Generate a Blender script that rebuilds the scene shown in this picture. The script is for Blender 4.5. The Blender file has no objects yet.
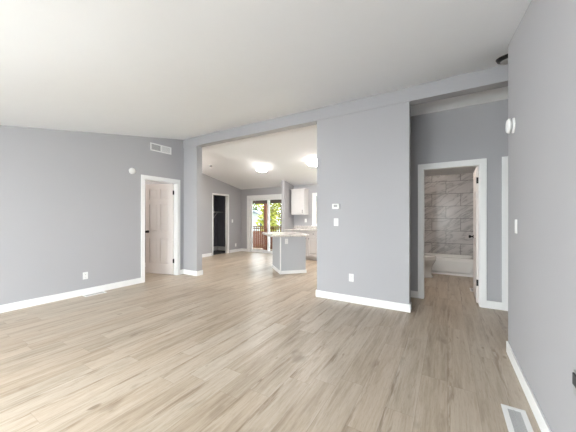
import bpy, bmesh, math, random
from math import sin, cos, pi, radians
from mathutils import Vector, Matrix
random.seed(7)
SC = bpy.context.scene
COL = SC.collection

# ------------------------------------------------------------------ camera
cam_d = bpy.data.cameras.new('camera'); cam = bpy.data.objects.new('camera', cam_d); COL.objects.link(cam)
cam.location = (0, 0, 1.276); cam.rotation_euler = (radians(90), 0, radians(31.184))
cam_d.sensor_width = 36; cam_d.lens = 263.7 / 576 * 36; cam_d.shift_y = 1.27 / 576
cam_d.clip_start = .05; cam_d.clip_end = 400
SC.camera = cam

# ------------------------------------------------------------------ world, daylight, exposure
W = bpy.data.worlds.new('World'); SC.world = W; W.use_nodes = True
bg = W.node_tree.nodes['Background']; bg.inputs[0].default_value = (.86, .93, 1, 1); bg.inputs[1].default_value = 9.0
sd = bpy.data.lights.new('sun', 'SUN'); sun = bpy.data.objects.new('sun', sd); COL.objects.link(sun)
sd.energy = 5.0; sd.angle = radians(2); sd.color = (1, .93, .82)
sun.rotation_euler = Vector((-.62, .12, .70)).to_track_quat('Z', 'Y').to_euler()

def area(name, loc, direction, sx, sy, energy, color=(1, 1, 1), spread=180):
    l = bpy.data.lights.new(name, 'AREA'); l.shape = 'RECTANGLE'; l.size = sx; l.size_y = sy
    l.energy = energy; l.color = color; l.spread = radians(spread)
    o = bpy.data.objects.new(name, l); COL.objects.link(o); o.location = loc
    o.rotation_euler = Vector(direction).to_track_quat('-Z', 'Z').to_euler()
    return o
# area lamps standing for daylight in unseen windows added behind the camera
area('added_front_daylight', (-3.1, -3.72, 1.3), (0, 1, -.45), 3.0, 1.3, 175, (.955, .975, 1), 100)
area('added_side_daylight', (-.8, -3.72, 1.3), (0, 1, -.45), 1.0, 1.3, 60, (.955, .975, 1), 100)
area('added_east_daylight', (.70, -1.9, 1.25), (-1, .25, -.35), 1.9, 1.3, 130, (.955, .975, 1), 130)
area('added_west_daylight', (-5.32, -2.0, 1.25), (1, .35, -.15), 1.7, 1.3, 200, (.955, .975, 1), 130)
for nm, loc, d, a, b in (('slider_portal', (-5.44, 7.74, 1.02), (0, -1, 0), 1.7, 1.95), ('kitchen_window_portal', (-3.0, 7.74, 1.5), (0, -1, 0), 1.3, 1.0)):
    p = area(nm, loc, d, a, b, 1); p.data.cycles.is_portal = True

SC.view_settings.view_transform = 'Standard'; SC.view_settings.look = 'None'
SC.view_settings.exposure = 0.0; SC.view_settings.gamma = 1; SC.view_settings.use_curve_mapping = False

# ------------------------------------------------------------------ materials
def mat(name, col, rough=.6, metal=0, spec=.5, bump=0, bscale=200, vary=0, vscale=6):
    m = bpy.data.materials.new(name); m.use_nodes = True; nt = m.node_tree; b = nt.nodes['Principled BSDF']
    b.inputs['Roughness'].default_value = rough; b.inputs['Metallic'].default_value = metal
    b.inputs['Specular IOR Level'].default_value = spec
    tc = nt.nodes.new('ShaderNodeTexCoord')
    n = nt.nodes.new('ShaderNodeTexNoise'); n.inputs['Scale'].default_value = vscale; n.inputs['Detail'].default_value = 4
    nt.links.new(tc.outputs['Object'], n.inputs['Vector'])
    mx = nt.nodes.new('ShaderNodeMix'); mx.data_type = 'RGBA'
    v = max(vary, .01)
    mx.inputs['A'].default_value = (*[c * (1 - v) for c in col], 1); mx.inputs['B'].default_value = (*[min(1, c * (1 + v)) for c in col], 1)
    nt.links.new(n.outputs['Fac'], mx.inputs['Factor']); nt.links.new(mx.outputs['Result'], b.inputs['Base Color'])
    if bump:
        n2 = nt.nodes.new('ShaderNodeTexNoise'); n2.inputs['Scale'].default_value = bscale
        nt.links.new(tc.outputs['Object'], n2.inputs['Vector'])
        bp = nt.nodes.new('ShaderNodeBump'); bp.inputs['Strength'].default_value = bump; bp.inputs['Distance'].default_value = .002
        nt.links.new(n2.outputs['Fac'], bp.inputs['Height']); nt.links.new(bp.outputs['Normal'], b.inputs['Normal'])
    return m

def emis(name, col, s):
    m = bpy.data.materials.new(name); m.use_nodes = True; b = m.node_tree.nodes['Principled BSDF']
    b.inputs['Base Color'].default_value = (*col, 1); b.inputs['Emission Color'].default_value = (*col, 1); b.inputs['Emission Strength'].default_value = s
    return m

class N:
    """tiny node-graph helper"""
    def __init__(s, m): s.nt = m.node_tree
    def new(s, t, **kw):
        n = s.nt.nodes.new(t)
        for k, v in kw.items(): setattr(n, k, v)
        return n
    def put(s, inp, v):
        if hasattr(v, 'is_output'): s.nt.links.new(v, inp)
        else: inp.default_value = v
    def m(s, op, a, b=0.0, c=0.0):
        n = s.new('ShaderNodeMath', operation=op)
        for i, v in enumerate((a, b, c)): s.put(n.inputs[i], v)
        return n.outputs[0]
    def xyz(s, x, y, z=0.0):
        n = s.new('ShaderNodeCombineXYZ')
        for i, v in enumerate((x, y, z)): s.put(n.inputs[i], v)
        return n.outputs[0]
    def noise(s, vec, scale, detail=4, rough=.5, dist=0):
        n = s.new('ShaderNodeTexNoise'); s.put(n.inputs['Vector'], vec); n.inputs['Scale'].default_value = scale
        n.inputs['Detail'].default_value = detail; n.inputs['Roughness'].default_value = rough; n.inputs['Distortion'].default_value = dist
        return n.outputs['Fac']
    def white(s, vec):
        n = s.new('ShaderNodeTexWhiteNoise', noise_dimensions='3D'); s.put(n.inputs['Vector'], vec); return n.outputs['Value']
    def ramp(s, f, stops):
        n = s.new('ShaderNodeValToRGB'); s.put(n.inputs[0], f); e = n.color_ramp.elements
        while len(e) < len(stops): e.new(.5)
        for x, (p, c) in zip(e, stops): x.position = p; x.color = (*c, 1)
        return n.outputs[0]
    def mix(s, f, a, b, blend='MIX'):
        n = s.new('ShaderNodeMix', data_type='RGBA', blend_type=blend)
        s.put(n.inputs['Factor'], f); s.put(n.inputs['A'], a if hasattr(a, 'is_output') else (*a, 1)); s.put(n.inputs['B'], b if hasattr(b, 'is_output') else (*b, 1))
        return n.outputs['Result']

def plank_mat(name, wx, ly, stops, gapcol, rough=.38, gap=.006, tone=.5, swap=False, streak=False, seam=.5):
    m = bpy.data.materials.new(name); m.use_nodes = True; g = N(m); b = m.node_tree.nodes['Principled BSDF']
    tc = g.new('ShaderNodeTexCoord'); sp = g.new('ShaderNodeSeparateXYZ'); g.put(sp.inputs[0], tc.outputs['Object'])
    X, Y = sp.outputs[0], sp.outputs[1]
    if swap: X, Y = Y, X
    sx = g.m('DIVIDE', X, wx); row = g.m('FLOOR', sx); fx = g.m('FRACT', sx)
    off = g.white(g.xyz(row, 3.3, 1.1))
    sy = g.m('ADD', g.m('DIVIDE', Y, ly), g.m('MULTIPLY', off, 7.0)); c = g.m('FLOOR', sy); fy = g.m('FRACT', sy)
    pid = g.white(g.xyz(row, c, 7.7)); pid2 = g.white(g.xyz(row, c, 2.2))
    base = g.m('MULTIPLY', pid, 60.0)
    gv = g.xyz(g.m('ADD', g.m('MULTIPLY', X, 10.0), base), g.m('MULTIPLY', Y, .8), base)
    n1 = g.noise(gv, 1.8, 7, .66, .5)
    gv2 = g.xyz(g.m('ADD', g.m('MULTIPLY', X, 60.0), base), g.m('MULTIPLY', Y, 1.4), base)
    n2 = g.noise(gv2, 1.3, 3, .55, .3)
    t = g.m('ADD', g.m('MULTIPLY', n1, .78), g.m('MULTIPLY', n2, .22))
    t = g.m('ADD', t, g.m('MULTIPLY', g.m('SUBTRACT', pid2, .5), .18 * tone * 2))
    col = g.mix(g.m('MULTIPLY', pid, .28), g.ramp(t, stops), g.ramp(t, [(p_, (c_[0] * 1.02, c_[1] * .88, c_[2] * .76)) for p_, c_ in stops]))
    # knots
    kv = g.xyz(g.m('ADD', g.m('MULTIPLY', X, 5.0), base), g.m('MULTIPLY', Y, 2.0), base)
    kn = g.noise(kv, 1.5, 2, .5, 0)
    kf = g.m('MULTIPLY', g.m('GREATER_THAN', kn, .70), .0)
    kf = g.new('ShaderNodeMapRange'); g.put(kf.inputs[0], kn); kf.inputs[1].default_value = .66; kf.inputs[2].default_value = .78; kf.inputs[4].default_value = .45
    col = g.mix(kf.outputs[0], col, gapcol)
    if streak:
        def sm(v, a, b_):
            q = g.new('ShaderNodeMapRange'); g.put(q.inputs[0], v); q.inputs[1].default_value = a; q.inputs[2].default_value = b_; return q.outputs[0]
        # dark heartwood streaks along one long edge of some planks
        side = g.m('MULTIPLY', sm(fx, .42, .02), g.m('GREATER_THAN', pid2, .52))
        sn = g.noise(g.xyz(g.m('ADD', g.m('MULTIPLY', X, 22.0), base), g.m('MULTIPLY', Y, 1.9), base), 1.5, 5, .65, .4)
        sf = g.m('MULTIPLY', sm(g.m('ADD', sn, g.m('MULTIPLY', side, .19)), .625, .80), .75)
        col = g.mix(sf, col, (.215, .145, .088))
        # fine pores
        pn = g.noise(g.xyz(g.m('MULTIPLY', X, 160.0), g.m('MULTIPLY', Y, 14.0), base), 1.0, 3, .6, 0)
        col = g.mix(g.m('MULTIPLY', sm(pn, .52, .72), .28), col, (.20, .15, .105))
        # small knots
        k2 = g.noise(g.xyz(g.m('ADD', g.m('MULTIPLY', X, 9.0), base), g.m('MULTIPLY', Y, 4.0), base), 1.3, 1, .4, 0)
        col = g.mix(g.m('MULTIPLY', sm(k2, .775, .83), .6), col, (.14, .09, .055))
    ex = g.m('MULTIPLY', g.m('MINIMUM', fx, g.m('SUBTRACT', 1.0, fx)), wx)
    ey = g.m('MULTIPLY', g.m('MINIMUM', fy, g.m('SUBTRACT', 1.0, fy)), ly)
    e = g.m('LESS_THAN', g.m('MINIMUM', ex, ey), gap / 2)
    col = g.mix(g.m('MULTIPLY', e, seam), col, gapcol)
    g.put(b.inputs['Base Color'], col)
    g.put(b.inputs['Roughness'], g.m('ADD', rough, g.m('MULTIPLY', n2, .12)))
    bp = g.new('ShaderNodeBump'); bp.inputs['Strength'].default_value = .12; bp.inputs['Distance'].default_value = .002
    g.put(bp.inputs['Height'], g.m('SUBTRACT', n2, g.m('MULTIPLY', e, 1.0))); g.put(b.inputs['Normal'], bp.outputs['Normal'])
    return m

def tile_mat():
    m = bpy.data.materials.new('marble_tile'); m.use_nodes = True; g = N(m); b = m.node_tree.nodes['Principled BSDF']
    tc = g.new('ShaderNodeTexCoord'); sp = g.new('ShaderNodeSeparateXYZ'); g.put(sp.inputs[0], tc.outputs['Object'])
    X = g.m('ADD', sp.outputs[0], sp.outputs[1]); Z = sp.outputs[2]
    sz = g.m('DIVIDE', g.m('SUBTRACT', Z, .33), .305); row = g.m('FLOOR', sz); fz = g.m('FRACT', sz)
    sx = g.m('ADD', g.m('DIVIDE', g.m('ADD', X, .34 - 7.588), .61), g.m('MULTIPLY', g.m('MODULO', g.m('ADD', row, 10.0), 2.0), .5)); c = g.m('FLOOR', sx); fx = g.m('FRACT', sx)
    pid = g.m('MULTIPLY', g.white(g.xyz(row, c, 4.0)), 20.0)
    # diagonal veins
    u = g.m('ADD', g.m('MULTIPLY', X, .55), g.m('MULTIPLY', Z, -.95)); v = g.m('ADD', g.m('MULTIPLY', X, .9), g.m('MULTIPLY', Z, .6))
    vv = g.xyz(g.m('ADD', g.m('MULTIPLY', u, 3.2), pid), g.m('MULTIPLY', v, .8), pid)
    n = g.noise(vv, 1.6, 5, .6, .7)
    vein = g.m('ABSOLUTE', g.m('SUBTRACT', n, .5))
    col = g.ramp(vein, [(0, (.36, .345, .34)), (.02, (.50, .48, .475)), (.06, (.60, .575, .565)), (.25, (.66, .635, .625))])
    ex = g.m('MULTIPLY', g.m('MINIMUM', fx, g.m('SUBTRACT', 1.0, fx)), .61); ez = g.m('MULTIPLY', g.m('MINIMUM', fz, g.m('SUBTRACT', 1.0, fz)), .305)
    e = g.m('LESS_THAN', g.m('MINIMUM', ex, ez), .005)
    g.put(b.inputs['Base Color'], g.mix(e, col, (.2, .195, .19))); b.inputs['Roughness'].default_value = .22
    return m

def granite_mat():
    m = bpy.data.materials.new('speckled_laminate'); m.use_nodes = True; g = N(m); b = m.node_tree.nodes['Principled BSDF']
    tc = g.new('ShaderNodeTexCoord')
    n = g.noise(tc.outputs['Object'], 26, 6, .7, 1.2)
    g.put(b.inputs['Base Color'], g.ramp(n, [(.3, (.22, .20, .18)), (.43, (.45, .42, .39)), (.55, (.68, .65, .62)), (.7, (.80, .78, .76))]))
    b.inputs['Roughness'].default_value = .18
    return m

def glass_mat():
    m = bpy.data.materials.new('window_glass'); m.use_nodes = True; nt = m.node_tree
    for n in list(nt.nodes): nt.nodes.remove(n)
    o = nt.nodes.new('ShaderNodeOutputMaterial'); t = nt.nodes.new('ShaderNodeBsdfTransparent'); gl = nt.nodes.new('ShaderNodeBsdfGlossy')
    gl.inputs['Roughness'].default_value = .02; t.inputs[0].default_value = (.96, .98, .97, 1)
    fr = nt.nodes.new('ShaderNodeFresnel'); fr.inputs['IOR'].default_value = 1.3
    mx = nt.nodes.new('ShaderNodeMixShader'); nt.links.new(fr.outputs[0], mx.inputs[0]); nt.links.new(t.outputs[0], mx.inputs[1]); nt.links.new(gl.outputs[0], mx.inputs[2])
    nt.links.new(mx.outputs[0], o.inputs[0]); return m

WALLC = (.41, .408, .425)
M = dict(
    wall=mat('grey_wall_paint', WALLC, .62, bump=.10, bscale=160, vary=.012, vscale=1.5, spec=.35),
    ceil=mat('white_ceiling_paint', (.85, .878, .92), .85, bump=.12, bscale=90, spec=.2),
    kceil=mat('white_kitchen_ceiling_paint', (.84, .84, .845), .85, bump=.12, bscale=90, spec=.2),
    trim=mat('white_trim_paint', (.84, .84, .835), .38),
    door=mat('warm_white_door_paint', (.76, .71, .685), .42, vary=.015, vscale=3),
    plastic=mat('white_plastic', (.82, .82, .81), .35),
    shade=mat('grey_plastic', (.34, .34, .34), .5),
    grille=mat('light_grey_grille', (.5, .5, .5), .45),
    black=mat('matte_black_metal', (.012, .012, .013), .4, .6),
    dark=mat('dark_slot', (.05, .05, .055), .6),
    steel=mat('brushed_steel', (.42, .41, .40), .35, .9),
    cab=mat('white_cabinet_paint', (.66, .645, .64), .4),
    island=mat('pale_grey_panel', (.46, .475, .50), .55),
    closet=mat('shade_dark_closet_wall', (.20, .20, .225), .8, vary=.05),  # closet is unlit; its shade is put into the wall colour
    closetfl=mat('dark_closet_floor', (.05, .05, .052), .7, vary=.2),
    porcelain=mat('white_porcelain', (.80, .80, .79), .12),
    tub=mat('white_acrylic', (.80, .80, .79), .2),
    bathpaint=mat('bathroom_wall_paint', (.62, .60, .59), .7),
    lampglass=emis('lit_lamp_glass', (1, .965, .945), 90),
    lampside=emis('lit_lamp_side_glass', (1, .96, .93), 12),
    redwood=plank_mat('red_brown_deck_wood', .5, 3.0, [(.3, (.10, .028, .012)), (.6, (.22, .07, .03))], (.03, .012, .008), .7),
    backlitwood=plank_mat('backlit_brown_wood', .3, 3.0, [(.3, (.03, .014, .008)), (.6, (.06, .03, .018))], (.01, .006, .004), .7),  # porch beam is backlit; that shade is put into the wood colour
    deck=plank_mat('deck_boards', .14, 3.6, [(.3, (.20, .12, .08)), (.6, (.34, .23, .16))], (.04, .03, .02), .7, gap=.012),
    bark=mat('bark', (.10, .07, .05), .9, vary=.3, vscale=20),
    leaf=mat('yellow_green_leaves', (.21, .20, .02), .6, vary=.5, vscale=3),
    leaf2=mat('deep_green_leaves', (.07, .11, .025), .6, vary=.5, vscale=3),
    siding=mat('pale_siding', (.40, .41, .44), .7),
    roof=mat('grey_shingles', (.13, .14, .16), .9, vary=.2, vscale=8),
    grass=mat('grass', (.16, .24, .06), .9, vary=.4, vscale=1.2),
    granite=granite_mat(), tile=tile_mat(), glass=glass_mat(),
    floor=plank_mat('oak_vinyl_planks', .18, 1.22,
        [(.22, (.22, .17, .12)), (.36, (.345, .28, .21)), (.48, (.44, .37, .29)), (.60, (.50, .435, .355)), (.80, (.57, .51, .435))],
        (.155, .11, .075), .31, gap=.004, tone=.42, streak=True, seam=.22),
)

# ------------------------------------------------------------------ mesh helpers
def box(bm, x0, x1, y0, y1, z0, z1, T=None):
    vs = [bm.verts.new(Vector(p) if T is None else T @ Vector(p)) for p in
          ((x0, y0, z0), (x1, y0, z0), (x1, y1, z0), (x0, y1, z0), (x0, y0, z1), (x1, y0, z1), (x1, y1, z1), (x0, y1, z1))]
    for f in ((3, 2, 1, 0), (4, 5, 6, 7), (0, 1, 5, 4), (1, 2, 6, 5), (2, 3, 7, 6), (3, 0, 4, 7)): bm.faces.new([vs[i] for i in f])

def loft(bm, rings, cap=True, T=None):
    R = [[bm.verts.new(Vector(p) if T is None else T @ Vector(p)) for p in r] for r in rings]
    n = len(R[0])
    for a, b in zip(R, R[1:]):
        for i in range(n): bm.faces.new((a[i], a[(i + 1) % n], b[(i + 1) % n], b[i]))
    if cap: bm.faces.new(R[0][::-1]); bm.faces.new(R[-1])

def lathe(bm, prof, T=None, n=24):   # prof: (r, z) list; axis local z
    loft(bm, [[(r * cos(2 * pi * i / n), r * sin(2 * pi * i / n), z) for i in range(n)] for r, z in prof], True, T)

def tube(bm, a, b, r, n=8, r2=None):
    a = Vector(a); b = Vector(b); q = (b - a).to_track_quat('Z', 'Y').to_matrix().to_4x4(); T = Matrix.Translation(a) @ q
    lathe(bm, [(r, 0), (r if r2 is None else r2, (b - a).length)], T, n)

def rrect(x0, x1, y0, y1, r, z, k=5):
    pts = []
    for cx, cy, a0 in ((x1 - r, y1 - r, 0), (x0 + r, y1 - r, 90), (x0 + r, y0 + r, 180), (x1 - r, y0 + r, 270)):
        for i in range(k + 1):
            a = radians(a0 + 90 * i / k); pts.append((cx + r * cos(a), cy + r * sin(a), z))
    return pts

def obj(name, bm, m, parent=None, bevel=0, smooth=False, loc=None, rz=0):
    bmesh.ops.recalc_face_normals(bm, faces=bm.faces)
    me = bpy.data.meshes.new(name); bm.to_mesh(me); bm.free(); me.materials.append(m)
    if smooth:
        for p in me.polygons: p.use_smooth = True
    o = bpy.data.objects.new(name, me); COL.objects.link(o)
    if parent: o.parent = parent
    if loc: o.location = loc
    if rz: o.rotation_euler.z = rz
    if bevel:
        b = o.modifiers.new('bevel', 'BEVEL'); b.width = bevel; b.segments = 2; b.limit_method = 'ANGLE'; b.angle_limit = radians(40)
        if smooth: pass
    if smooth:
        try:
            with bpy.context.temp_override(object=o, active_object=o, selected_editable_objects=[o], selected_objects=[o]):
                bpy.ops.object.shade_auto_smooth(angle=radians(40))
        except Exception: pass
    return o

def tag(o, label, cat, group=None, kind=None):
    o['label'] = label; o['category'] = cat
    if group: o['group'] = group
    if kind: o['kind'] = kind
    return o

def thing(name, label, cat, loc=(0, 0, 0), rz=0, group=None, kind=None, rot=None):
    o = bpy.data.objects.new(name, None); COL.objects.link(o); o.location = loc
    o.rotation_euler = rot if rot else (0, 0, rz); o.empty_display_size = .1
    return tag(o, label, cat, group, kind)

def struct(name, bm, m, label, cat, **kw): return tag(obj(name, bm, m, **kw), label, cat, kind='structure')

def copy_thing(root, loc, label=None, rot=None):
    r = root.copy(); COL.objects.link(r); r.location = loc
    if rot is not None: r.rotation_euler = rot
    if label: r['label'] = label
    for ch in list(root.children):
        c = ch.copy(); COL.objects.link(c); c.parent = r
        for g in list(ch.children):
            d = g.copy(); COL.objects.link(d); d.parent = c
    return r

# ------------------------------------------------------------------ dimensions of the place
XL, XR = -5.10, .488            # living-room side walls
YB, YB2 = 3.863, 4.03            # marriage-line beam, near and far face
ZB = 2.83
YH = 4.63                        # wall with the bathroom door
XK, YK = -6.665, 7.60            # kitchen left wall and back wall
YF = -3.60                       # front wall behind the camera
XE = 1.75                        # east end of the hall
def zc(y): return 3.02 - .182 * (YB - y) if y < YB else (3.02 if y < 3.95 else 3.02 - .192 * (y - 3.95))

def wall(name, label, axis, pos, t0, t1, openings=(), m=None, top=None, z0=0.0):
    """axis 'x': wall lies in a plane x=const, pos=(xa,xb), runs t0..t1 in y. openings: (ta,tb,za,zb)"""
    bm = bmesh.new(); a, b = pos
    br = {t0, t1} | {v for o_ in openings for v in o_[:2]}
    if axis == 'x': br |= {v for v in (YB, 3.95) if t0 < v < t1}
    br = sorted(br)
    def ztop(t): return top if top is not None else (zc(t) + .02 if axis == 'x' else zc((a + b) / 2) + .03)
    def prism(u0, u1, zl, za, zb):
        if axis == 'x': pts = [(a, u0, zl), (b, u0, zl), (b, u1, zl), (a, u1, zl), (a, u0, za), (b, u0, za), (b, u1, zb), (a, u1, zb)]
        else: pts = [(u0, a, zl), (u1, a, zl), (u1, b, zl), (u0, b, zl), (u0, a, za), (u1, a, zb), (u1, b, zb), (u0, b, za)]
        vs = [bm.verts.new(p) for p in pts]
        for f in ((3, 2, 1, 0), (4, 5, 6, 7), (0, 1, 5, 4), (1, 2, 6, 5), (2, 3, 7, 6), (3, 0, 4, 7)): bm.faces.new([vs[i] for i in f])
    for u0, u1 in zip(br, br[1:]):
        mid = (u0 + u1) / 2; op = [o_ for o_ in openings if o_[0] <= mid <= o_[1]]
        if not op: prism(u0, u1, z0, ztop(u0), ztop(u1))
        else:
            _, _, za, zb = op[0]
            if za > z0: prism(u0, u1, z0, za, za)
            prism(u0, u1, zb, ztop(u0), ztop(u1))
    return struct(name, bm, m or M['wall'], label, 'wall')

# floor (built a little below and under every wall)
bm = bmesh.new(); box(bm, -8.3, 1.9, YF - .12, 7.72, -.12, 0); struct('floor', bm, M['floor'], 'pale oak vinyl plank floor running through every room', 'floor')
# ceilings
def slab(name, label, x0, x1, y0, y1, m):
    bm = bmesh.new(); za, zb = zc(y0 + 1e-4), zc(y1)
    vs = [bm.verts.new(p) for p in ((x0, y0, za), (x1, y0, za), (x1, y1, zb), (x0, y1, zb), (x0, y0, za + .12), (x1, y0, za + .12), (x1, y1, zb + .12), (x0, y1, zb + .12))]
    for f in ((3, 2, 1, 0), (4, 5, 6, 7), (0, 1, 5, 4), (1, 2, 6, 5), (2, 3, 7, 6), (3, 0, 4, 7)): bm.faces.new([vs[i] for i in f])
    return struct(name, bm, m, label, 'ceiling')
slab('ceiling', 'white vaulted living room ceiling rising towards the beam', -8.3, 1.9, YF - .12, YB, M['ceil'])
slab('ceiling_kitchen', 'white kitchen ceiling sloping down behind the beam', -8.3, 1.9, 3.95, 7.72, M['kceil'])
bm = bmesh.new(); box(bm, -8.3, 1.9, YB, 3.95, 3.02, 3.14); struct('ceiling_ridge', bm, M['ceil'], 'ceiling strip hidden above the ridge beam', 'ceiling')

# living room
LD0, LD1 = 2.97, 3.71
wall('wall_left', 'long grey living room wall with the panelled door', 'x', (XL - .12, XL), YF, YB2, [(-2.9, -1.1, .5, 1.9), (LD0, LD1, 0, 2.04)])
wall('wall_right', 'grey wall close to the camera on the right', 'x', (XR, XR + .12), YF, 3.20, [(-2.9, -.9, .5, 1.9)])
wall('wall_front', 'grey living room front wall with added windows behind the camera', 'y', (YF - .12, YF), -8.3, 1.9,
     [(-4.6, -1.6, .6, 2.0), (-1.3, -.3, .75, 2.0)])
wall('wall_hall_near', 'grey wall returning from the right wall corner', 'y', (3.08, 3.20), XR + .12, XE)
# ridge beam
bm = bmesh.new(); box(bm, XL, XE, YB, YB2, ZB, 3.03); struct('trim_1', bm, M['wall'], 'grey boxed ridge beam crossing the whole room', 'beam', bevel=.004)
# stub wall at the left, panel in the middle (both tucked just behind the beam face)
wall('wall_stub', 'narrow grey stub wall left of the kitchen opening', 'y', (YB + .012, YB2 - .012), XL - .12, -4.66, top=ZB + .01)
wall('wall_middle', 'broad grey wall panel under the beam with thermostat and outlet', 'y', (YB + .012, YB2 - .012), -1.80, -.44, top=ZB + .01)
# hall
BD0, BD1 = -.335, .405
wall('wall_hall_back', 'shaded grey hall wall holding the bathroom door', 'y', (YH, YH + .12), -.98, XE, [(BD0, BD1, 0, 2.04), (.705, 1.44, 0, 2.04)])
wall('wall_hall_left', 'grey side wall of the hall behind the middle panel', 'x', (-.64, -.52), YB2 - .012, YH)
wall('wall_hall_right', 'grey wall at the far east end of the hall', 'x', (XE, XE + .12), 3.08, 7.72)
# kitchen
CL0, CL1 = 6.20, 6.91
wall('wall_kitchen_left', 'grey kitchen wall with the dark closet opening', 'x', (XK - .12, XK), YB2, YK, [(CL0, CL1, 0, 2.05)])
wall('wall_kitchen_back', 'grey kitchen back wall with glass door and window', 'y', (YK, YK + .12), -8.3, 1.9,
     [(-6.30, -4.58, 0, 2.0), (-3.66, -1.8, 1.02, 2.02)])
wall('wall_wing', 'short grey wing wall between glass door and cabinets', 'x', (-4.49, -4.38), 7.02, YK)
wall('wall_kitchen_right', 'grey wall closing the kitchen on the east side', 'x', (-1.42, -1.30), YB2 - .012, YK)
wall('wall_bedroom_north', 'grey wall dividing the left room from the kitchen', 'y', (3.93, 4.05), -8.3, XL - .12)
wall('wall_bedroom_west', 'plain outer wall of the left room', 'x', (-8.42, -8.30), YF, 7.72)
wall('wall_bedroom_south', 'plain wall of the left room nearer the front', 'y', (.9, 1.02), -8.3, XL - .12)
# bathroom
wall('wall_bath_left', 'bathroom wall behind the toilet', 'x', (-1.10, -.98), YH, YK, m=M['bathpaint'])
wall('wall_bath_right', 'bathroom wall behind the open door', 'x', (.60, .70), YH + .12, YK, m=M['bathpaint'])
bm = bmesh.new(); box(bm, -.98, .60, YK - .012, YK, .37, 2.36); box(bm, -.98, -.968, 6.80, YK - .012, .37, 2.36); box(bm, .588, .60, 6.80, YK - .012, .37, 2.36)
struct('wall_tiles', bm, M['tile'], 'grey veined marble tile surround above the bathtub', 'tile')
# closet off the kitchen
wall('wall_closet_back', 'rear wall of the closet, coloured dark for shade', 'x', (-7.75, -7.63), 5.7, 7.45, m=M['closet'])
wall('wall_closet_near', 'near side wall of the closet, coloured dark for shade', 'y', (5.7, 5.82), -7.63, XK - .12, m=M['closet'])
wall('wall_closet_far', 'far side wall of the closet, coloured dark for shade', 'y', (7.33, 7.45), -7.63, XK - .12, m=M['closet'])
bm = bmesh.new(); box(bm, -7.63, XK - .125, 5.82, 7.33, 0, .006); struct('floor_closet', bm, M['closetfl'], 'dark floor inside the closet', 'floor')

# baseboards
def bboard(name, label, segs, h=.105, t=.016):
    bm = bmesh.new()
    for x0, y0, x1, y1 in segs: box(bm, min(x0, x1), max(x0, x1), min(y0, y1), max(y0, y1), 0, h)
    return struct(name, bm, M['trim'], label, 'baseboard', bevel=.003)
t = .016; CW = .066
bboard('baseboard_left', 'white baseboard along the long left wall', [(XL, YF, XL + t, LD0 - CW), (XL, LD1 + CW, XL + t, YB + .012)])
bboard('baseboard_stub', 'white baseboard wrapping the narrow stub wall', [(XL + t, YB + .012 - t, -4.66 + t, YB + .012), (-4.66, YB + .012, -4.66 + t, YB2 + .004), (XL, YB2 - .012, -4.66 + t, YB2 + .004)])
bboard('baseboard_middle', 'white baseboard wrapping the broad middle wall panel', [(-1.80 - t, YB + .012 - t, -.44 + t, YB + .012), (-.44, YB + .012, -.44 + t, YB2 - .012), (-1.80 - t, YB + .012, -1.80, YB2 + .004), (-1.80, YB2 - .012, -1.42, YB2 + .004)])
bboard('baseboard_right', 'white baseboard at the foot of the right wall', [(XR - .013, YF, XR, 3.20 + .013), (XR, 3.20, XE, 3.20 + .013)])
bboard('baseboard_hall', 'white baseboard beside the bathroom door', [(-.52, YH - t, BD0 - CW, YH), (BD1 + CW, YH - t, .64, YH), (-.52, YB2, -.52 + t, YH - t)])
bboard('baseboard_kitchen_left', 'white baseboard on both sides of the closet opening', [(XK, 4.05, XK + t, CL0 - CW), (XK, CL1 + CW, XK + t, YK)])
bboard('baseboard_kitchen_back', 'short white baseboard left of the glass door', [(XK + t, YK - t, -6.37, YK), (-4.49 - t, 7.02, -4.52, YK - t), (-4.49 - t, 7.02 - t, -4.38, 7.02)])
bboard('baseboard_closet', 'grey white baseboard inside the dark closet', [(-7.63, 5.82, -7.63 + t, 7.33), (-7.63, 7.33 - t, XK - .12, 7.33)], h=.16)
bboard('baseboard_bath', 'white baseboard around the bathroom', [(-.98, YH + .12, -.98 + t, 6.84), (.60 - t, YH + .12, .60, 6.84)])
bboard('baseboard_bedroom', 'white baseboard in the left room seen past its door', [(-8.3, 3.93 - t, XL - .12, 3.93), (-8.3, 1.02, -8.3 + t, 3.93)])

# casings (with jamb lining)
def casing(name, label, axis, face, depth, t0, t1, ztop, side=-1, cw=CW, sill=None):
    """face: coordinate of the visible wall face; depth: signed direction into the wall * thickness; side: direction casing sticks out"""
    bm = bmesh.new(); ct = .018; j = .018
    def bx(u0, u1, v0, v1, z0, z1):
        v0, v1 = sorted((v0, v1))
        if axis == 'x': box(bm, v0, v1, u0, u1, z0, z1)
        else: box(bm, u0, u1, v0, v1, z0, z1)
    f2 = face + side * ct; zl = 0 if sill is None else sill
    bx(t0 - cw, t0 + .004, face, f2, zl, ztop); bx(t1 - .004, t1 + cw, face, f2, zl, ztop)
    bx(t0 - cw, t1 + cw, face, f2, ztop - .004, ztop + cw)
    if sill is not None: bx(t0 - cw - .02, t1 + cw + .02, face, face + side * .045, zl - .03, zl)
    bx(t0, t0 + j, face, face + depth, zl, ztop); bx(t1 - j, t1, face, face + depth, zl, ztop); bx(t0, t1, face, face + depth, ztop - j, ztop)
    # casing on the other side
    g = face + depth; g2 = g - side * ct
    bx(t0 - cw, t0 + .004, g, g2, zl, ztop); bx(t1 - .004, t1 + cw, g, g2, zl, ztop); bx(t0 - cw, t1 + cw, g, g2, ztop - .004, ztop + cw)
    return struct(name, bm, M['trim'], label, 'door casing' if sill is None else 'window casing', bevel=.003)
casing('trim_2', 'white casing around the panelled door in the left wall', 'x', XL, -.12, LD0, LD1, 2.04, +1)
casing('trim_3', 'white casing around the bathroom doorway', 'y', YH, .12, BD0, BD1, 2.04, -1)
casing('trim_4', 'white casing of the hall closet door by the right wall edge', 'y', YH, .12, .705, 1.44, 2.04, -1)
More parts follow.
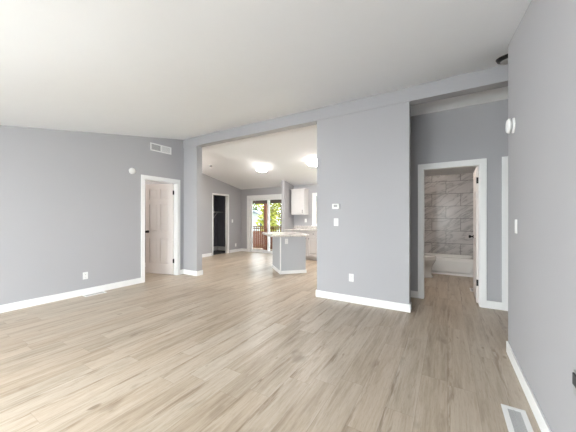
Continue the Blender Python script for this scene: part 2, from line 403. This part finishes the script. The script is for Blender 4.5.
casing('trim_5', 'thin white casing around the dark kitchen closet opening', 'x', XK, -.12, CL0, CL1, 2.05, +1, cw=.03)
casing('trim_6', 'white casing around the sliding glass door', 'y', YK, .12, -6.30, -4.58, 2.0, -1, cw=.075)
casing('trim_7', 'white casing and sill of the kitchen window', 'y', YK, .12, -3.66, -1.8, 2.02, -1, cw=.03, sill=1.02)

# ------------------------------------------------------------------ doors
def leaf_bm(w, h, th=.035):
    bm = bmesh.new(); st, mid = .105, .085
    zs = [(.215, .80), (.94, 1.56), (1.665, h - .115)]
    pw = (w - 2 * st - mid) / 2
    box(bm, 0, st, -th / 2, th / 2, 0, h); box(bm, w - st, w, -th / 2, th / 2, 0, h); box(bm, st + pw, st + pw + mid, -th / 2, th / 2, 0, h)
    rails = [(0, zs[0][0]), (zs[0][1], zs[1][0]), (zs[1][1], zs[2][0]), (zs[2][1], h)]
    for x0 in (st, st + pw + mid):
        for z0, z1 in rails: box(bm, x0, x0 + pw, -th / 2, th / 2, z0, z1)
        for z0, z1 in zs:
            box(bm, x0, x0 + pw, -.005, .005, z0, z1)
            for s in (-1, 1):   # raised field with sloped shoulders
                a = [(x0 + .012, s * .005, z0 + .012), (x0 + pw - .012, s * .005, z0 + .012), (x0 + pw - .012, s * .005, z1 - .012), (x0 + .012, s * .005, z1 - .012)]
                b = [(x0 + .035, s * .014, z0 + .035), (x0 + pw - .035, s * .014, z0 + .035), (x0 + pw - .035, s * .014, z1 - .035), (x0 + .035, s * .014, z1 - .035)]
                loft(bm, [a, b])
    return bm

def panel_door(name, label, loc, rz, w, h=2.01, hside=1, knob=True):
    d = thing(name, label, 'door', loc, rz, kind='structure')
    lf = obj('door_leaf', leaf_bm(w, h), M['door'], d)
    lf.location = (0.008, 0, .012)
    for k, zz in enumerate((.31, 1.82)):
        bm = bmesh.new(); lathe(bm, [(.008, -.045), (.008, .045)], Matrix.Translation((0, hside * .022, zz)), 10)
        box(bm, -.002, .012, -.017, .017, zz - .045, zz + .045); box(bm, -.016, .034, hside * .0175 - .003, hside * .0175 + .003, zz - .045, zz + .045)
        obj('hinge', bm, M['black'], d)
    bm = bmesh.new()
    for s in (-1, 1):
        T = Matrix.Translation((w - .06, s * .0175, .95)) @ Matrix.Rotation(-s * pi / 2, 4, 'X')
        lathe(bm, [(.032, 0), (.032, .006), (.013, .010), (.012, .032), (.024, .040), (.028, .052), (.024, .064), (.010, .069)], T, 18)
    obj('door_knob', bm, M['black'], d, smooth=True)
    return d
# left room door: hinge on the far jamb, swung into the left room
panel_door('door_1', 'beige white six panel door standing open in the left wall', (XL - .085, LD1 - .034, 0), radians(180 + 15), .735, hside=-1)
panel_door('door_2', 'white six panel door opened into the bathroom', (BD1 - .025, YH + .14, 0), radians(89), .72, hside=-1)
panel_door('door_4', 'white hall closet door standing ajar beside the right wall edge', (.74, YH + .14, 0), radians(84), .70, hside=1)

# sliding glass door
sd_ = thing('door_3', 'white framed sliding glass door to the deck', 'sliding door', (-5.44, YK + .06, 0), kind='structure')
def framed(x0, x1, y, z0, z1, s, th=.04):
    bm = bmesh.new(); box(bm, x0, x0 + s, y - th / 2, y + th / 2, z0, z1); box(bm, x1 - s, x1, y - th / 2, y + th / 2, z0, z1)
    box(bm, x0 + s, x1 - s, y - th / 2, y + th / 2, z0, z0 + s); box(bm, x0 + s, x1 - s, y - th / 2, y + th / 2, z1 - s, z1); return bm
obj('door_frame', framed(-.84, .84, 0, .0, 1.98, .03, .10), M['trim'], sd_)
a = obj('fixed_panel', framed(-.81, .03, .025, .035, 1.945, .055), M['trim'], sd_)
bm = bmesh.new(); box(bm, -.76, -.02, .022, .028, .085, 1.895); obj('glass_pane', bm, M['glass'], a)
a = obj('sliding_panel', framed(-.03, .81, -.025, .035, 1.945, .055), M['trim'], sd_)
bm = bmesh.new(); box(bm, .02, .76, -.028, -.022, .085, 1.895); obj('glass_pane', bm, M['glass'], a)
bm = bmesh.new(); box(bm, -.015, .01, -.075, -.045, .9, 1.12); obj('pull_handle', bm, M['trim'], a, bevel=.004)

def window(name, label, xa, xb, za, zb, y):
    w = thing(name, label, 'window', ((xa + xb) / 2, y, za), kind='structure'); hw = (xb - xa) / 2 - .019; H = zb - za - .02
    bm = framed(-hw, hw, 0, 0, H, .04, .05); box(bm, -.02, .02, -.02, .02, .04, H - .04); obj('window_frame', bm, M['trim'], w)
    bm = bmesh.new(); box(bm, -hw + .038, hw - .038, -.003, .003, .038, H - .038); obj('glass_pane', bm, M['glass'], w)
window('window_1', 'bright kitchen window right of the wall cabinet', -3.66, -1.8, 1.02, 2.02, YK + .07)
window('added_window_2', 'added wide front window, unseen behind the camera', -4.6, -1.6, .6, 2.0, YF - .06)  # unseen front windows added to light the living room
def added_side_window(name, label, ya, yb, za, zb, x):  # side windows added out of view to brighten the facing walls
    window(name, label, ya, yb, za, zb, 0); w = bpy.data.objects[name]; w.location = (x, (ya + yb) / 2, za); w.rotation_euler.z = pi / 2
added_side_window('added_window_4', 'added east window, unseen behind the camera', -2.9, -.9, .5, 1.9, XR + .06)
added_side_window('added_window_5', 'added west window, unseen behind the camera', -2.9, -1.1, .5, 1.9, XL - .06)
window('added_window_3', 'added narrow front window, unseen behind the camera', -1.3, -.3, .75, 2.0, YF - .06)

# ------------------------------------------------------------------ kitchen
# island, turned about 45 degrees
isl = thing('kitchen_island', 'pale grey kitchen island with speckled top, turned diagonally', 'kitchen island', (-3.20, 4.96, 0), radians(47))
U, V = .60, .82       # local x along the right face, local y along the left face
bm = bmesh.new(); box(bm, 0, U, 0, V, 0, .835); obj('body', bm, M['island'], isl, bevel=.003)
for q in ((-.008, .014, -.008, .014),):
    bm = bmesh.new(); box(bm, *q, .07, .835); obj('corner_trim', bm, M['trim'], isl)
bm = bmesh.new(); box(bm, -.016, U + .016, -.016, 0, 0, .075); box(bm, -.016, 0, 0, V + .016, 0, .075); box(bm, U, U + .016, 0, V + .016, 0, .075)
obj('base_trim', bm, M['trim'], isl, bevel=.003)
bm = bmesh.new()
x0, x1, y0, y1 = -.22, .67, -.10, 1.17
loft(bm, [rrect(x0 + .006, x1 - .006, y0 + .006, y1 - .006, .12, .837), rrect(x0, x1, y0, y1, .12, .842), rrect(x0, x1, y0, y1, .12, .875), rrect(x0 + .008, x1 - .008, y0 + .008, y1 - .008, .12, .883)])
obj('countertop', bm, M['granite'], isl)

# base cabinet run along the back wall
run = thing('base_cabinet', 'white lower kitchen cabinets under the window', 'cabinet', (-4.37, 7.0, 0))
bm = bmesh.new(); box(bm, 0, 2.9, .02, .585, .10, .87); box(bm, 0, 2.9, .08, .585, 0, .10); obj('body', bm, M['cab'], run)
xx = .01; i = 0
def shaker(x0, x1, z0, z1, y=0.0, rail=.055):
    bm = bmesh.new(); box(bm, x0, x0 + rail, y, y + .02, z0, z1); box(bm, x1 - rail, x1, y, y + .02, z0, z1)
    box(bm, x0 + rail, x1 - rail, y, y + .02, z0, z0 + rail); box(bm, x0 + rail, x1 - rail, y, y + .02, z1 - rail, z1)
    box(bm, x0 + rail, x1 - rail, y + .010, y + .02, z0 + rail, z1 - rail)
    loft(bm, [[(x0 + rail + .02, y + .010, z0 + rail + .02), (x1 - rail - .02, y + .010, z0 + rail + .02), (x1 - rail - .02, y + .010, z1 - rail - .02), (x0 + rail + .02, y + .010, z1 - rail - .02)],
              [(x0 + rail + .045, y + .003, z0 + rail + .045), (x1 - rail - .045, y + .003, z0 + rail + .045), (x1 - rail - .045, y + .003, z1 - rail - .045), (x0 + rail + .045, y + .003, z1 - rail - .045)]])
    return bm
while xx < 2.7:
    w = .40
    d = obj('door', shaker(xx, xx + w - .012, .12, .70), M['cab'], run)
    bm = bmesh.new(); lathe(bm, [(.006, 0), (.006, .015), (.014, .02), (.012, .03)], Matrix.Translation((xx + (w - .05 if i % 2 else .05), 0, .64)) @ Matrix.Rotation(pi / 2, 4, 'X'), 12); obj('knob', bm, M['black'], d)
    bm = bmesh.new(); box(bm, xx, xx + w - .012, 0, .02, .715, .855); d = obj('drawer', bm, M['cab'], run, bevel=.004)
    bm = bmesh.new(); lathe(bm, [(.006, 0), (.006, .015), (.014, .02), (.012, .03)], Matrix.Translation((xx + w / 2, 0, .785)) @ Matrix.Rotation(pi / 2, 4, 'X'), 12); obj('knob', bm, M['black'], d)
    xx += w; i += 1
bm = bmesh.new(); box(bm, -4.372, -1.43, 6.965, YK - .002, .872, .912); box(bm, -4.372, -1.43, YK - .024, YK - .002, .912, 1.0)
tag(obj('countertop', bm, M['granite'], bevel=.004), 'speckled beige countertop with backsplash below the kitchen window', 'countertop')
# wall cabinet
wc = thing('wall_cabinet', 'white wall cabinet hanging left of the kitchen window', 'cabinet', (-4.29, 7.28, 1.36))
bm = bmesh.new(); box(bm, 0, .46, .02, .315, 0, .78); obj('body', bm, M['cab'], wc)
bm = bmesh.new(); box(bm, -.012, .475, .0, .315, .78, .80); box(bm, -.02, .485, -.012, .315, .80, .815); obj('top_moulding', bm, M['cab'], wc)
dd = obj('door', shaker(.01, .45, .008, .772), M['cab'], wc, bevel=.002)
bm = bmesh.new(); tube(bm, (.415, -.022, .05), (.415, -.022, .15), .006); tube(bm, (.415, 0, .06), (.415, -.022, .06), .005); tube(bm, (.415, 0, .14), (.415, -.022, .14), .005); obj('handle', bm, M['black'], dd)
for zz in (.09, .69):
    bm = bmesh.new(); box(bm, .003, .022, -.008, .004, zz - .03, zz + .03); obj('hinge', bm, M['steel'], wc)

# ceiling lamps on the kitchen ceiling
tilt = math.atan(-.192)
def lamp(label, x, y):
    l = thing('ceiling_lamp', label, 'ceiling light', (x, y, zc(y) + .002), rot=(tilt, 0, 0), group='flush ceiling lamps in the kitchen')
    bm = bmesh.new(); lathe(bm, [(.145, -.022), (.15, 0)], n=32); obj('ceiling_plate', bm, M['trim'], l)
    bm = bmesh.new(); lathe(bm, [(.148, -.10), (.15, -.03), (.148, -.0225), (.06, -.0222)], n=32); obj('glass_drum', bm, M['lampside'], l, smooth=True)
    bm = bmesh.new(); lathe(bm, [(.05, -.118), (.135, -.113), (.147, -.1005)], n=32); obj('glass_diffuser', bm, M['lampglass'], l, smooth=True)
    bm = bmesh.new()
    for zz in (-.02, -.112):
        R = [[((.158 + .005 * cos(b)) * cos(a), (.158 + .005 * cos(b)) * sin(a), zz + .005 * sin(b)) for b in [k * pi / 3 for k in range(6)]] for a in [2 * pi * i / 32 for i in range(33)]]
        loft(bm, R, False)
    for k in range(3):
        a = 2 * pi * k / 3 + .3; tube(bm, (.158 * cos(a), .158 * sin(a), -.02), (.158 * cos(a), .158 * sin(a), -.112), .005)
    obj('metal_cage', bm, M['steel'], l)
lamp('lit round ceiling lamp fully in view over the kitchen', -4.34, 5.80)
lamp('lit round ceiling lamp half hidden by the middle wall', -2.78, 5.80)
# small sensor on kitchen ceiling
y_ = 5.30; s = thing('ceiling_detector', 'small grey detector on the kitchen ceiling near the stub wall', 'detector', (-5.78, y_, zc(y_)), rot=(tilt, 0, 0))
bm = bmesh.new(); lathe(bm, [(.045, -.012), (.05, 0)]); obj('base', bm, M['plastic'], s)
bm = bmesh.new(); lathe(bm, [(.02, -.055), (.036, -.045), (.040, -.012)]); obj('sensor_head', bm, M['shade'], s, smooth=True)

# ------------------------------------------------------------------ closet shelf
sh = thing('closet_shelf', 'white wire shelf on slanted brackets inside the dark closet', 'shelf', (-7.63, 6.55, 1.48))
bm = bmesh.new()
for k in range(7): tube(bm, (.02 + k * .05, -.70, 0), (.02 + k * .05, .75, 0), .003, 6)
tube(bm, (.33, -.70, -.03), (.33, .75, -.03), .004, 6); obj('wire_deck', bm, M['plastic'], sh)
for yy in (-.30, .08, .5):
    bm = bmesh.new(); tube(bm, (.008, yy, -.30), (.31, yy, -.01), .007); tube(bm, (.008, yy, -.006), (.33, yy, -.006), .006); box(bm, 0, .012, yy - .012, yy + .012, -.33, .01); obj('bracket', bm, M['plastic'], sh)

# ------------------------------------------------------------------ bathroom
tb = thing('bathtub', 'white alcove bathtub below the marble tiles', 'bathtub', (-.962, 6.85, 0))
L, Wd, Hh = 1.546, .735, .375
bm = bmesh.new()
loft(bm, [rrect(0, L, 0, Wd, .01, 0), rrect(0, L, 0, Wd, .01, Hh - .015), rrect(0.008, L - .008, .008, Wd - .008, .012, Hh), rrect(.07, L - .09, .075, Wd - .06, .12, Hh), rrect(.085, L - .10, .088, Wd - .07, .12, Hh - .02), rrect(.16, L - .28, .13, Wd - .12, .14, .13), rrect(.20, L - .33, .17, Wd - .16, .12, .11)])
obj('basin', bm, M['tub'], tb, smooth=True)
bm = bmesh.new()
loft(bm, [[(.10, -.001, .06), (L - .16, -.001, .06), (L - .06, -.001, .325), (.05, -.001, .325)], [(.12, -.012, .075), (L - .18, -.012, .075), (L - .085, -.012, .31), (.07, -.012, .31)]])
obj('apron_panel', bm, M['tub'], tb, bevel=.004)
bm = bmesh.new(); box(bm, 0, L, -.022, -.0, 0, .035); obj('floor_strip', bm, M['trim'], tb)

to = thing('toilet', 'white toilet half hidden by the bathroom door casing', 'toilet', (-.93, 6.36, 0)); to.scale = (1, 1, 1.07)
def ell(cx, rx, ry, z, n=28, flat=0): return [(cx + rx * cos(2 * pi * i / n), ry * sin(2 * pi * i / n), z) for i in range(n)]
bm = bmesh.new()
loft(bm, [ell(.39, .28, .125, 0), ell(.39, .28, .125, .03), ell(.38, .26, .105, .05), ell(.39, .25, .105, .18), ell(.41, .25, .125, .25), ell(.44, .26, .165, .31), ell(.45, .27, .182, .36), ell(.45, .27, .184, .385)])
obj('bowl', bm, M['porcelain'], to, smooth=True)
bm = bmesh.new(); loft(bm, [ell(.45, .272, .186, .387), ell(.45, .276, .19, .393), ell(.45, .276, .19, .402), ell(.45, .27, .184, .408)]); obj('seat', bm, M['porcelain'], to, smooth=True)
bm = bmesh.new(); loft(bm, [ell(.45, .27, .184, .410), ell(.45, .274, .188, .416), ell(.45, .27, .184, .428), ell(.45, .22, .14, .436)]); obj('lid', bm, M['porcelain'], to, smooth=True)
bm = bmesh.new(); loft(bm, [rrect(.0, .18, -.19, .19, .04, .37), rrect(-.0, .20, -.21, .21, .04, .72)]); obj('tank', bm, M['porcelain'], to, smooth=True)
bm = bmesh.new(); loft(bm, [rrect(-.004, .21, -.22, .22, .04, .722), rrect(-.004, .21, -.22, .22, .04, .748), rrect(.006, .20, -.21, .21, .04, .758)]); obj('tank_lid', bm, M['porcelain'], to, smooth=True)
bm = bmesh.new(); tube(bm, (.20, -.15, .66), (.215, -.15, .66), .012); box(bm, .214, .222, -.155, -.08, .652, .668); obj('flush_handle', bm, M['steel'], to)

# ------------------------------------------------------------------ wall plates, detectors, vents
def FACE(kind):      # rotation so that local -y points out of the wall
    return {'left': radians(90), 'right': radians(-90), 'south': 0}[kind]
def plate(kind, label, loc, face, name=None, rz=None):
    r = thing({'outlet': 'wall_outlet', 'switch': 'light_switch'}[kind], label, {'outlet': 'outlet', 'switch': 'light switch'}[kind], loc, FACE(face) if rz is None else rz)
    bm = bmesh.new(); box(bm, -.036, .036, -.006, 0, -.058, .058); obj('cover_plate', bm, M['plastic'], r, bevel=.003)
    if kind == 'outlet':
        for zz in (-.024, .024):
            bm = bmesh.new(); loft(bm, [[(.016 * cos(a), -.006, zz + .013 * sin(a)) for a in [k * pi / 8 for k in range(16)]], [(.016 * cos(a), -.009, zz + .013 * sin(a)) for a in [k * pi / 8 for k in range(16)]]])
            q = obj('socket', bm, M['plastic'], r)
            bm = bmesh.new(); box(bm, -.008, -.0055, -.0095, -.0085, zz - .002, zz + .007); box(bm, .0055, .008, -.0095, -.0085, zz - .002, zz + .007); lathe(bm, [(.003, .0085), (.003, .0095)], Matrix.Translation((0, 0, zz - .007)) @ Matrix.Rotation(pi / 2, 4, 'X'), 8)
            obj('slots', bm, M['dark'], q)
    else:
        bm = bmesh.new(); box(bm, -.017, .017, -.009, -.006, -.034, .034); q = obj('rocker', bm, M['plastic'], r, bevel=.001)
    return r
plate('outlet', 'white outlet low on the long left wall', (XL, 1.985, .315), 'left')
plate('outlet', 'white outlet low on the broad middle wall panel', (-1.235, YB + .012, .37), 'south')
plate('switch', 'white light switch below the thermostat on the middle panel', (-1.475, YB + .012, 1.20), 'south')
plate('switch', 'white light switch on the wall close to camera at right', (XR, 2.85, 1.20), 'right')
plate('switch', 'white switch on the kitchen wall right of the closet', (XK, 7.12, 1.14), 'left')
plate('outlet', 'white outlet low on the kitchen wall near glass door', (XK, 7.30, .26), 'left')
plate('outlet', 'white outlet below the kitchen wall cabinet', (-3.93, YK, 1.17), 'south')
R47 = Matrix.Rotation(radians(47), 4, 'Z')
p = Vector((-3.20, 4.96, 0)) + R47 @ Vector((.14, 0, .735))
plate('outlet', 'white outlet on the right face of the diagonal island', tuple(p), 'south', rz=radians(47))

tm = thing('thermostat', 'small white thermostat above the switch on the middle panel', 'thermostat', (-1.475, YB + .012, 1.445))
bm = bmesh.new(); box(bm, -.058, .058, -.024, 0, -.04, .04); obj('housing', bm, M['plastic'], tm, bevel=.005)
bm = bmesh.new(); box(bm, -.03, .03, -.0255, -.0235, -.012, .022); obj('display', bm, M['shade'], tm)

def disc_detector(label, loc, face, r=.062, deep=.036, standoff=.0):
    d = thing('smoke_detector', label, 'smoke detector', loc, FACE(face)); T = Matrix.Rotation(pi / 2, 4, 'X')
    bm = bmesh.new(); lathe(bm, [(r, 0), (r, .010), (r * .9, .014)], T, 32); obj('mounting_base', bm, M['plastic'], d, smooth=True)
    bm = bmesh.new(); lathe(bm, [(r * .72, .0145), (r * .72, .020 + standoff), (r * .98, .022 + standoff), (r * .98, deep + standoff), (r * .8, deep + .012 + standoff), (r * .3, deep + .014 + standoff)], T, 32); obj('cover', bm, M['plastic'], d, smooth=True)
    return d
disc_detector('round white detector on the left wall beside the panelled door', (XL, 2.735, 2.15), 'left', r=.06, deep=.022)
disc_detector('round white detector seen edge on near right wall corner', (XR, 2.945, 2.065), 'right', r=.064, deep=.034, standoff=.004)

v = thing('wall_vent', 'white louvred wall vent high above the panelled door', 'vent', (XL, 3.325, 2.70), FACE('left'))
bm = bmesh.new(); hw, hh = .235, .078
for a in ((-hw, hw, -hh, -hh + .022), (-hw, hw, hh - .022, hh), (-hw, -hw + .025, -hh, hh), (hw - .025, hw, -hh, hh), (-.014, .014, -hh, hh)): box(bm, a[0], a[1], -.012, 0, a[2], a[3])
obj('frame', bm, M['plastic'], v, bevel=.002)
bm = bmesh.new(); box(bm, -hw + .02, hw - .02, -.004, 0, -hh + .02, hh - .02); obj('back_plate', bm, M['shade'], v)
for sx in (-1, 1):
    bm = bmesh.new()
    for k in range(9):
        x = sx * (.026 + k * .0215); T = Matrix.Translation((x, -.008, 0)) @ Matrix.Rotation(sx * .6, 4, 'Z'); box(bm, -.0012, .0012, -.006, .006, -hh + .022, hh - .022, T)
    obj('louvres', bm, M['plastic'], v)

def register(label, loc, lx, ly, bd=.022):
    r = thing('floor_register', label, 'floor vent', loc)
    bm = bmesh.new()
    box(bm, 0, lx, 0, bd, 0, .006); box(bm, 0, lx, ly - bd, ly, 0, .006); box(bm, 0, bd, bd, ly - bd, 0, .006); box(bm, lx - bd, lx, bd, ly - bd, 0, .006)
    obj('frame', bm, M['plastic'], r, bevel=.002)
    bm = bmesh.new(); box(bm, bd, lx - bd, bd, ly - bd, 0, .001); obj('duct_opening', bm, M['shade'], r)
    bm = bmesh.new(); n = int((ly - 2 * bd) / .014)
    for k in range(n):
        y = bd + .007 + k * .014; box(bm, bd, lx - bd, y - .003, y + .003, .001, .005)
    box(bm, lx / 2 - .003, lx / 2 + .003, bd, ly - bd, .001, .0055)
    obj('grille', bm, M['grille'], r)
    return r
register('white floor register on the planks by the left wall', (XL + .022, 1.93, 0), .13, .31)
register('large white floor register at the foot of the right wall', (.310, 1.92, 0), .127, .37, .03)
register('small white floor register behind the open bathroom door', (.335, 5.50, 0), .12, .26)

cv = thing('ceiling_vent', 'dark rimmed round ceiling vent half hidden by the right wall', 'vent', (.60, 3.60, zc(3.60)), rot=(math.atan(.182), 0, 0))
bm = bmesh.new(); lathe(bm, [(.155, 0), (.155, -.006), (.14, -.03), (.11, -.034)], n=36); obj('rim', bm, M['black'], cv, smooth=True)
bm = bmesh.new(); lathe(bm, [(.115, -.030), (.115, -.040), (.06, -.048), (.02, -.05)], n=36); obj('diffuser', bm, M['shade'], cv, smooth=True)

bk = thing('wall_bracket', 'small black and grey wall bracket at the right picture edge', 'bracket', (XR, 1.635, .54), FACE('right'))
bm = bmesh.new(); box(bm, -.04, .045, -.006, 0, -.055, .055); obj('back_plate', bm, M['shade'], bk, bevel=.003)
bm = bmesh.new(); box(bm, -.025, .035, -.014, -.006, -.005, .048); obj('socket_block', bm, M['dark'], bk, bevel=.003)

# unseen lamps added to light the kitchen and the side rooms
def added_room_lamp(label, x, y, e, r=.14):
    l = thing('ceiling_lamp', label, 'ceiling light', (x, y, zc(y) - .004), rot=((math.atan(.182) if y < YB else tilt), 0, 0))
    bm = bmesh.new(); lathe(bm, [(r, -.02), (r, 0)]); obj('ceiling_plate', bm, M['steel'], l)
    bm = bmesh.new(); lathe(bm, [(r * .3, -.09), (r * .8, -.07), (r, -.022)]); obj('glass_bowl', bm, emis('added_lamp_glass_%d' % int(e * 10), (1, .90, .80), e), l, smooth=True)
added_room_lamp('added bowl ceiling lamp, out of view, lighting the left room', -7.2, 2.5, 270)
added_room_lamp('added bowl ceiling lamp lighting the kitchen, unseen behind the middle wall', -2.2, 6.4, 170, .17)
added_room_lamp('added bowl ceiling lamp lighting the dining corner, unseen behind the stub wall', -6.05, 4.65, 140, .15)
added_room_lamp('added bowl ceiling lamp, out of view, lighting the bathroom', -.3, 5.35, 78)

# ------------------------------------------------------------------ outside
bm = bmesh.new(); box(bm, -10.5, -3.0, 7.73, 9.65, -.22, -.14); struct('deck_floor', bm, M['deck'], 'wooden deck outside the sliding glass door', 'deck')
bm = bmesh.new(); box(bm, -60, 40, 9.8, 90, -1.6, -1.5); struct('ground', bm, M['grass'], 'green yard beyond the deck', 'ground')
rl = thing('deck_railing', 'red brown wooden deck railing outside the glass door', 'railing', (-10.4, 9.5, -.14))
bm = bmesh.new(); box(bm, 0, 7.2, -.07, .07, .98, 1.02); box(bm, 0, 7.2, -.02, .02, .89, .93); obj('top_rail', bm, M['redwood'], rl)
bm = bmesh.new(); box(bm, 0, 7.2, -.02, .02, .06, .10); obj('bottom_rail', bm, M['redwood'], rl)
pk = None
for k in range(60):
    x = .06 + k * .12
    if pk is None:
        bm = bmesh.new(); box(bm, -.05, .05, .022, .042, .02, .80); box(bm, -.02, .02, .022, .042, .80, .975); pk = obj('picket', bm, M['redwood'], rl); q = pk
    else: q = pk.copy(); COL.objects.link(q); q.parent = rl
    q.location = (x, 0, 0)
post = None
for x, lb in ((-9.75, 'brown porch post at the left of the deck'), (-6.80, 'brown porch post seen through the left glass pane'), (-4.35, 'brown porch post at the right of the deck')):
    bm = bmesh.new(); box(bm, -.06, .06, -.06, .06, 0, 2.02); box(bm, -.075, .075, -.075, .075, 0, .12)
    tag(obj('porch_post', bm, M['redwood'], loc=(x, 9.35, -.14)), lb, 'post')
bm = bmesh.new(); box(bm, -10.4, -3.2, 9.28, 9.42, 1.88, 2.26)
tag(obj('porch_beam', bm, M['backlitwood']), 'brown porch beam, coloured dark as backlit, resting on the deck posts', 'beam')
bm = bmesh.new(); vs = [bm.verts.new(p) for p in ((-10.5, 7.73, 2.62), (-3.1, 7.73, 2.62), (-3.1, 9.9, 2.26), (-10.5, 9.9, 2.26), (-10.5, 7.73, 2.70), (-3.1, 7.73, 2.70), (-3.1, 9.9, 2.34), (-10.5, 9.9, 2.34))]
for f in ((3, 2, 1, 0), (4, 5, 6, 7), (0, 1, 5, 4), (1, 2, 6, 5), (2, 3, 7, 6), (3, 0, 4, 7)): bm.faces.new([vs[i] for i in f])
tag(obj('porch_roof', bm, M['backlitwood']), 'brown wooden porch roof over the deck', 'roof')

def house(label, x, y, rz, w, d, h, rh):
    H = thing('house', label, 'house', (x, y, -1.5), rz)
    bm = bmesh.new(); pts = [(-w / 2, 0), (w / 2, 0), (w / 2, h), (0, h + rh), (-w / 2, h)]
    loft(bm, [[(px, -d / 2, pz) for px, pz in pts], [(px, d / 2, pz) for px, pz in pts]]); obj('walls', bm, M['siding'], H)
    bm = bmesh.new()
    for s in (-1, 1):
        e = [(0, h + rh + .05), (s * (w / 2 + .4), h - .4 * rh / (w / 2) + .05), (s * (w / 2 + .4), h - .4 * rh / (w / 2) + .25), (0, h + rh + .25)]
        loft(bm, [[(px, -d / 2 - .4, pz) for px, pz in e], [(px, d / 2 + .4, pz) for px, pz in e]])
    obj('roof', bm, M['roof'], H)
    for sx in (-1, 1):
        bm = bmesh.new(); box(bm, sx * w * .22 - .5, sx * w * .22 + .5, -d / 2 - .05, -d / 2 + .01, 1.0, 2.3); q = obj('window', bm, M['trim'], H)
        bm = bmesh.new(); box(bm, sx * w * .22 - .4, sx * w * .22 + .4, -d / 2 - .06, -d / 2 - .05, 1.1, 2.2); obj('pane', bm, M['dark'], q)
house('pale gabled house with grey roof beyond the deck railing', -18.4, 23.5, radians(30), 5, 5, 1.8, 1.5)

def tree(label, x, y, h, r, m, n=1100, z0=-1.5):
    t_ = thing('tree', label, 'tree', (x, y, z0))
    bm = bmesh.new(); tube(bm, (0, 0, 0), (.1, 0, h * .7), .16, 8, .06)
    for k in range(5):
        a = k * 1.3; tube(bm, (.05, 0, h * (.3 + .06 * k)), (r * .6 * cos(a), r * .6 * sin(a), h * (.5 + .07 * k)), .06, 6, .02)
    obj('trunk', bm, M['bark'], t_)
    bm = bmesh.new(); rnd = random.Random(int(x * 10 + y))
    blobs = [(rnd.uniform(-.55, .55) * r, rnd.uniform(-.55, .55) * r, h * rnd.uniform(.35, .9), r * rnd.uniform(.4, .65)) for _ in range(9)]
    for k in range(n):
        bx_, by_, bz_, br_ = rnd.choice(blobs); d = Vector((rnd.gauss(0, 1), rnd.gauss(0, 1), rnd.gauss(0, 1))).normalized() * br_ * rnd.uniform(.6, 1)
        c = Vector((bx_, by_, bz_)) + d; q = Vector((rnd.gauss(0, 1), rnd.gauss(0, 1), rnd.gauss(0, 1))).to_track_quat('Z', 'Y').to_matrix(); s_ = rnd.uniform(.10, .22)
        vs = [bm.verts.new(c + q @ Vector(p)) for p in ((-s_, 0, 0), (0, -s_ * .5, .03), (s_, 0, 0), (0, s_ * .5, .03))]; bm.faces.new(vs)
    obj('foliage', bm, m, t_)
tree('yellow green tree filling the right glass pane', -12.2, 19.0, 5.6, 2.2, M['leaf'])
tree('darker green tree behind the right pane', -13.6, 26.5, 6.8, 2.8, M['leaf2'])
tree('yellow green tree between the house and the right pane', -14.7, 20.6, 4.4, 1.2, M['leaf'], 800)
tree('tall green tree behind the pale house', -26.6, 34.0, 8.0, 3.0, M['leaf2'], 1500)
tree('light green tree rising behind the house roof', -21.5, 31.5, 7.6, 2.8, M['leaf'], 1400)
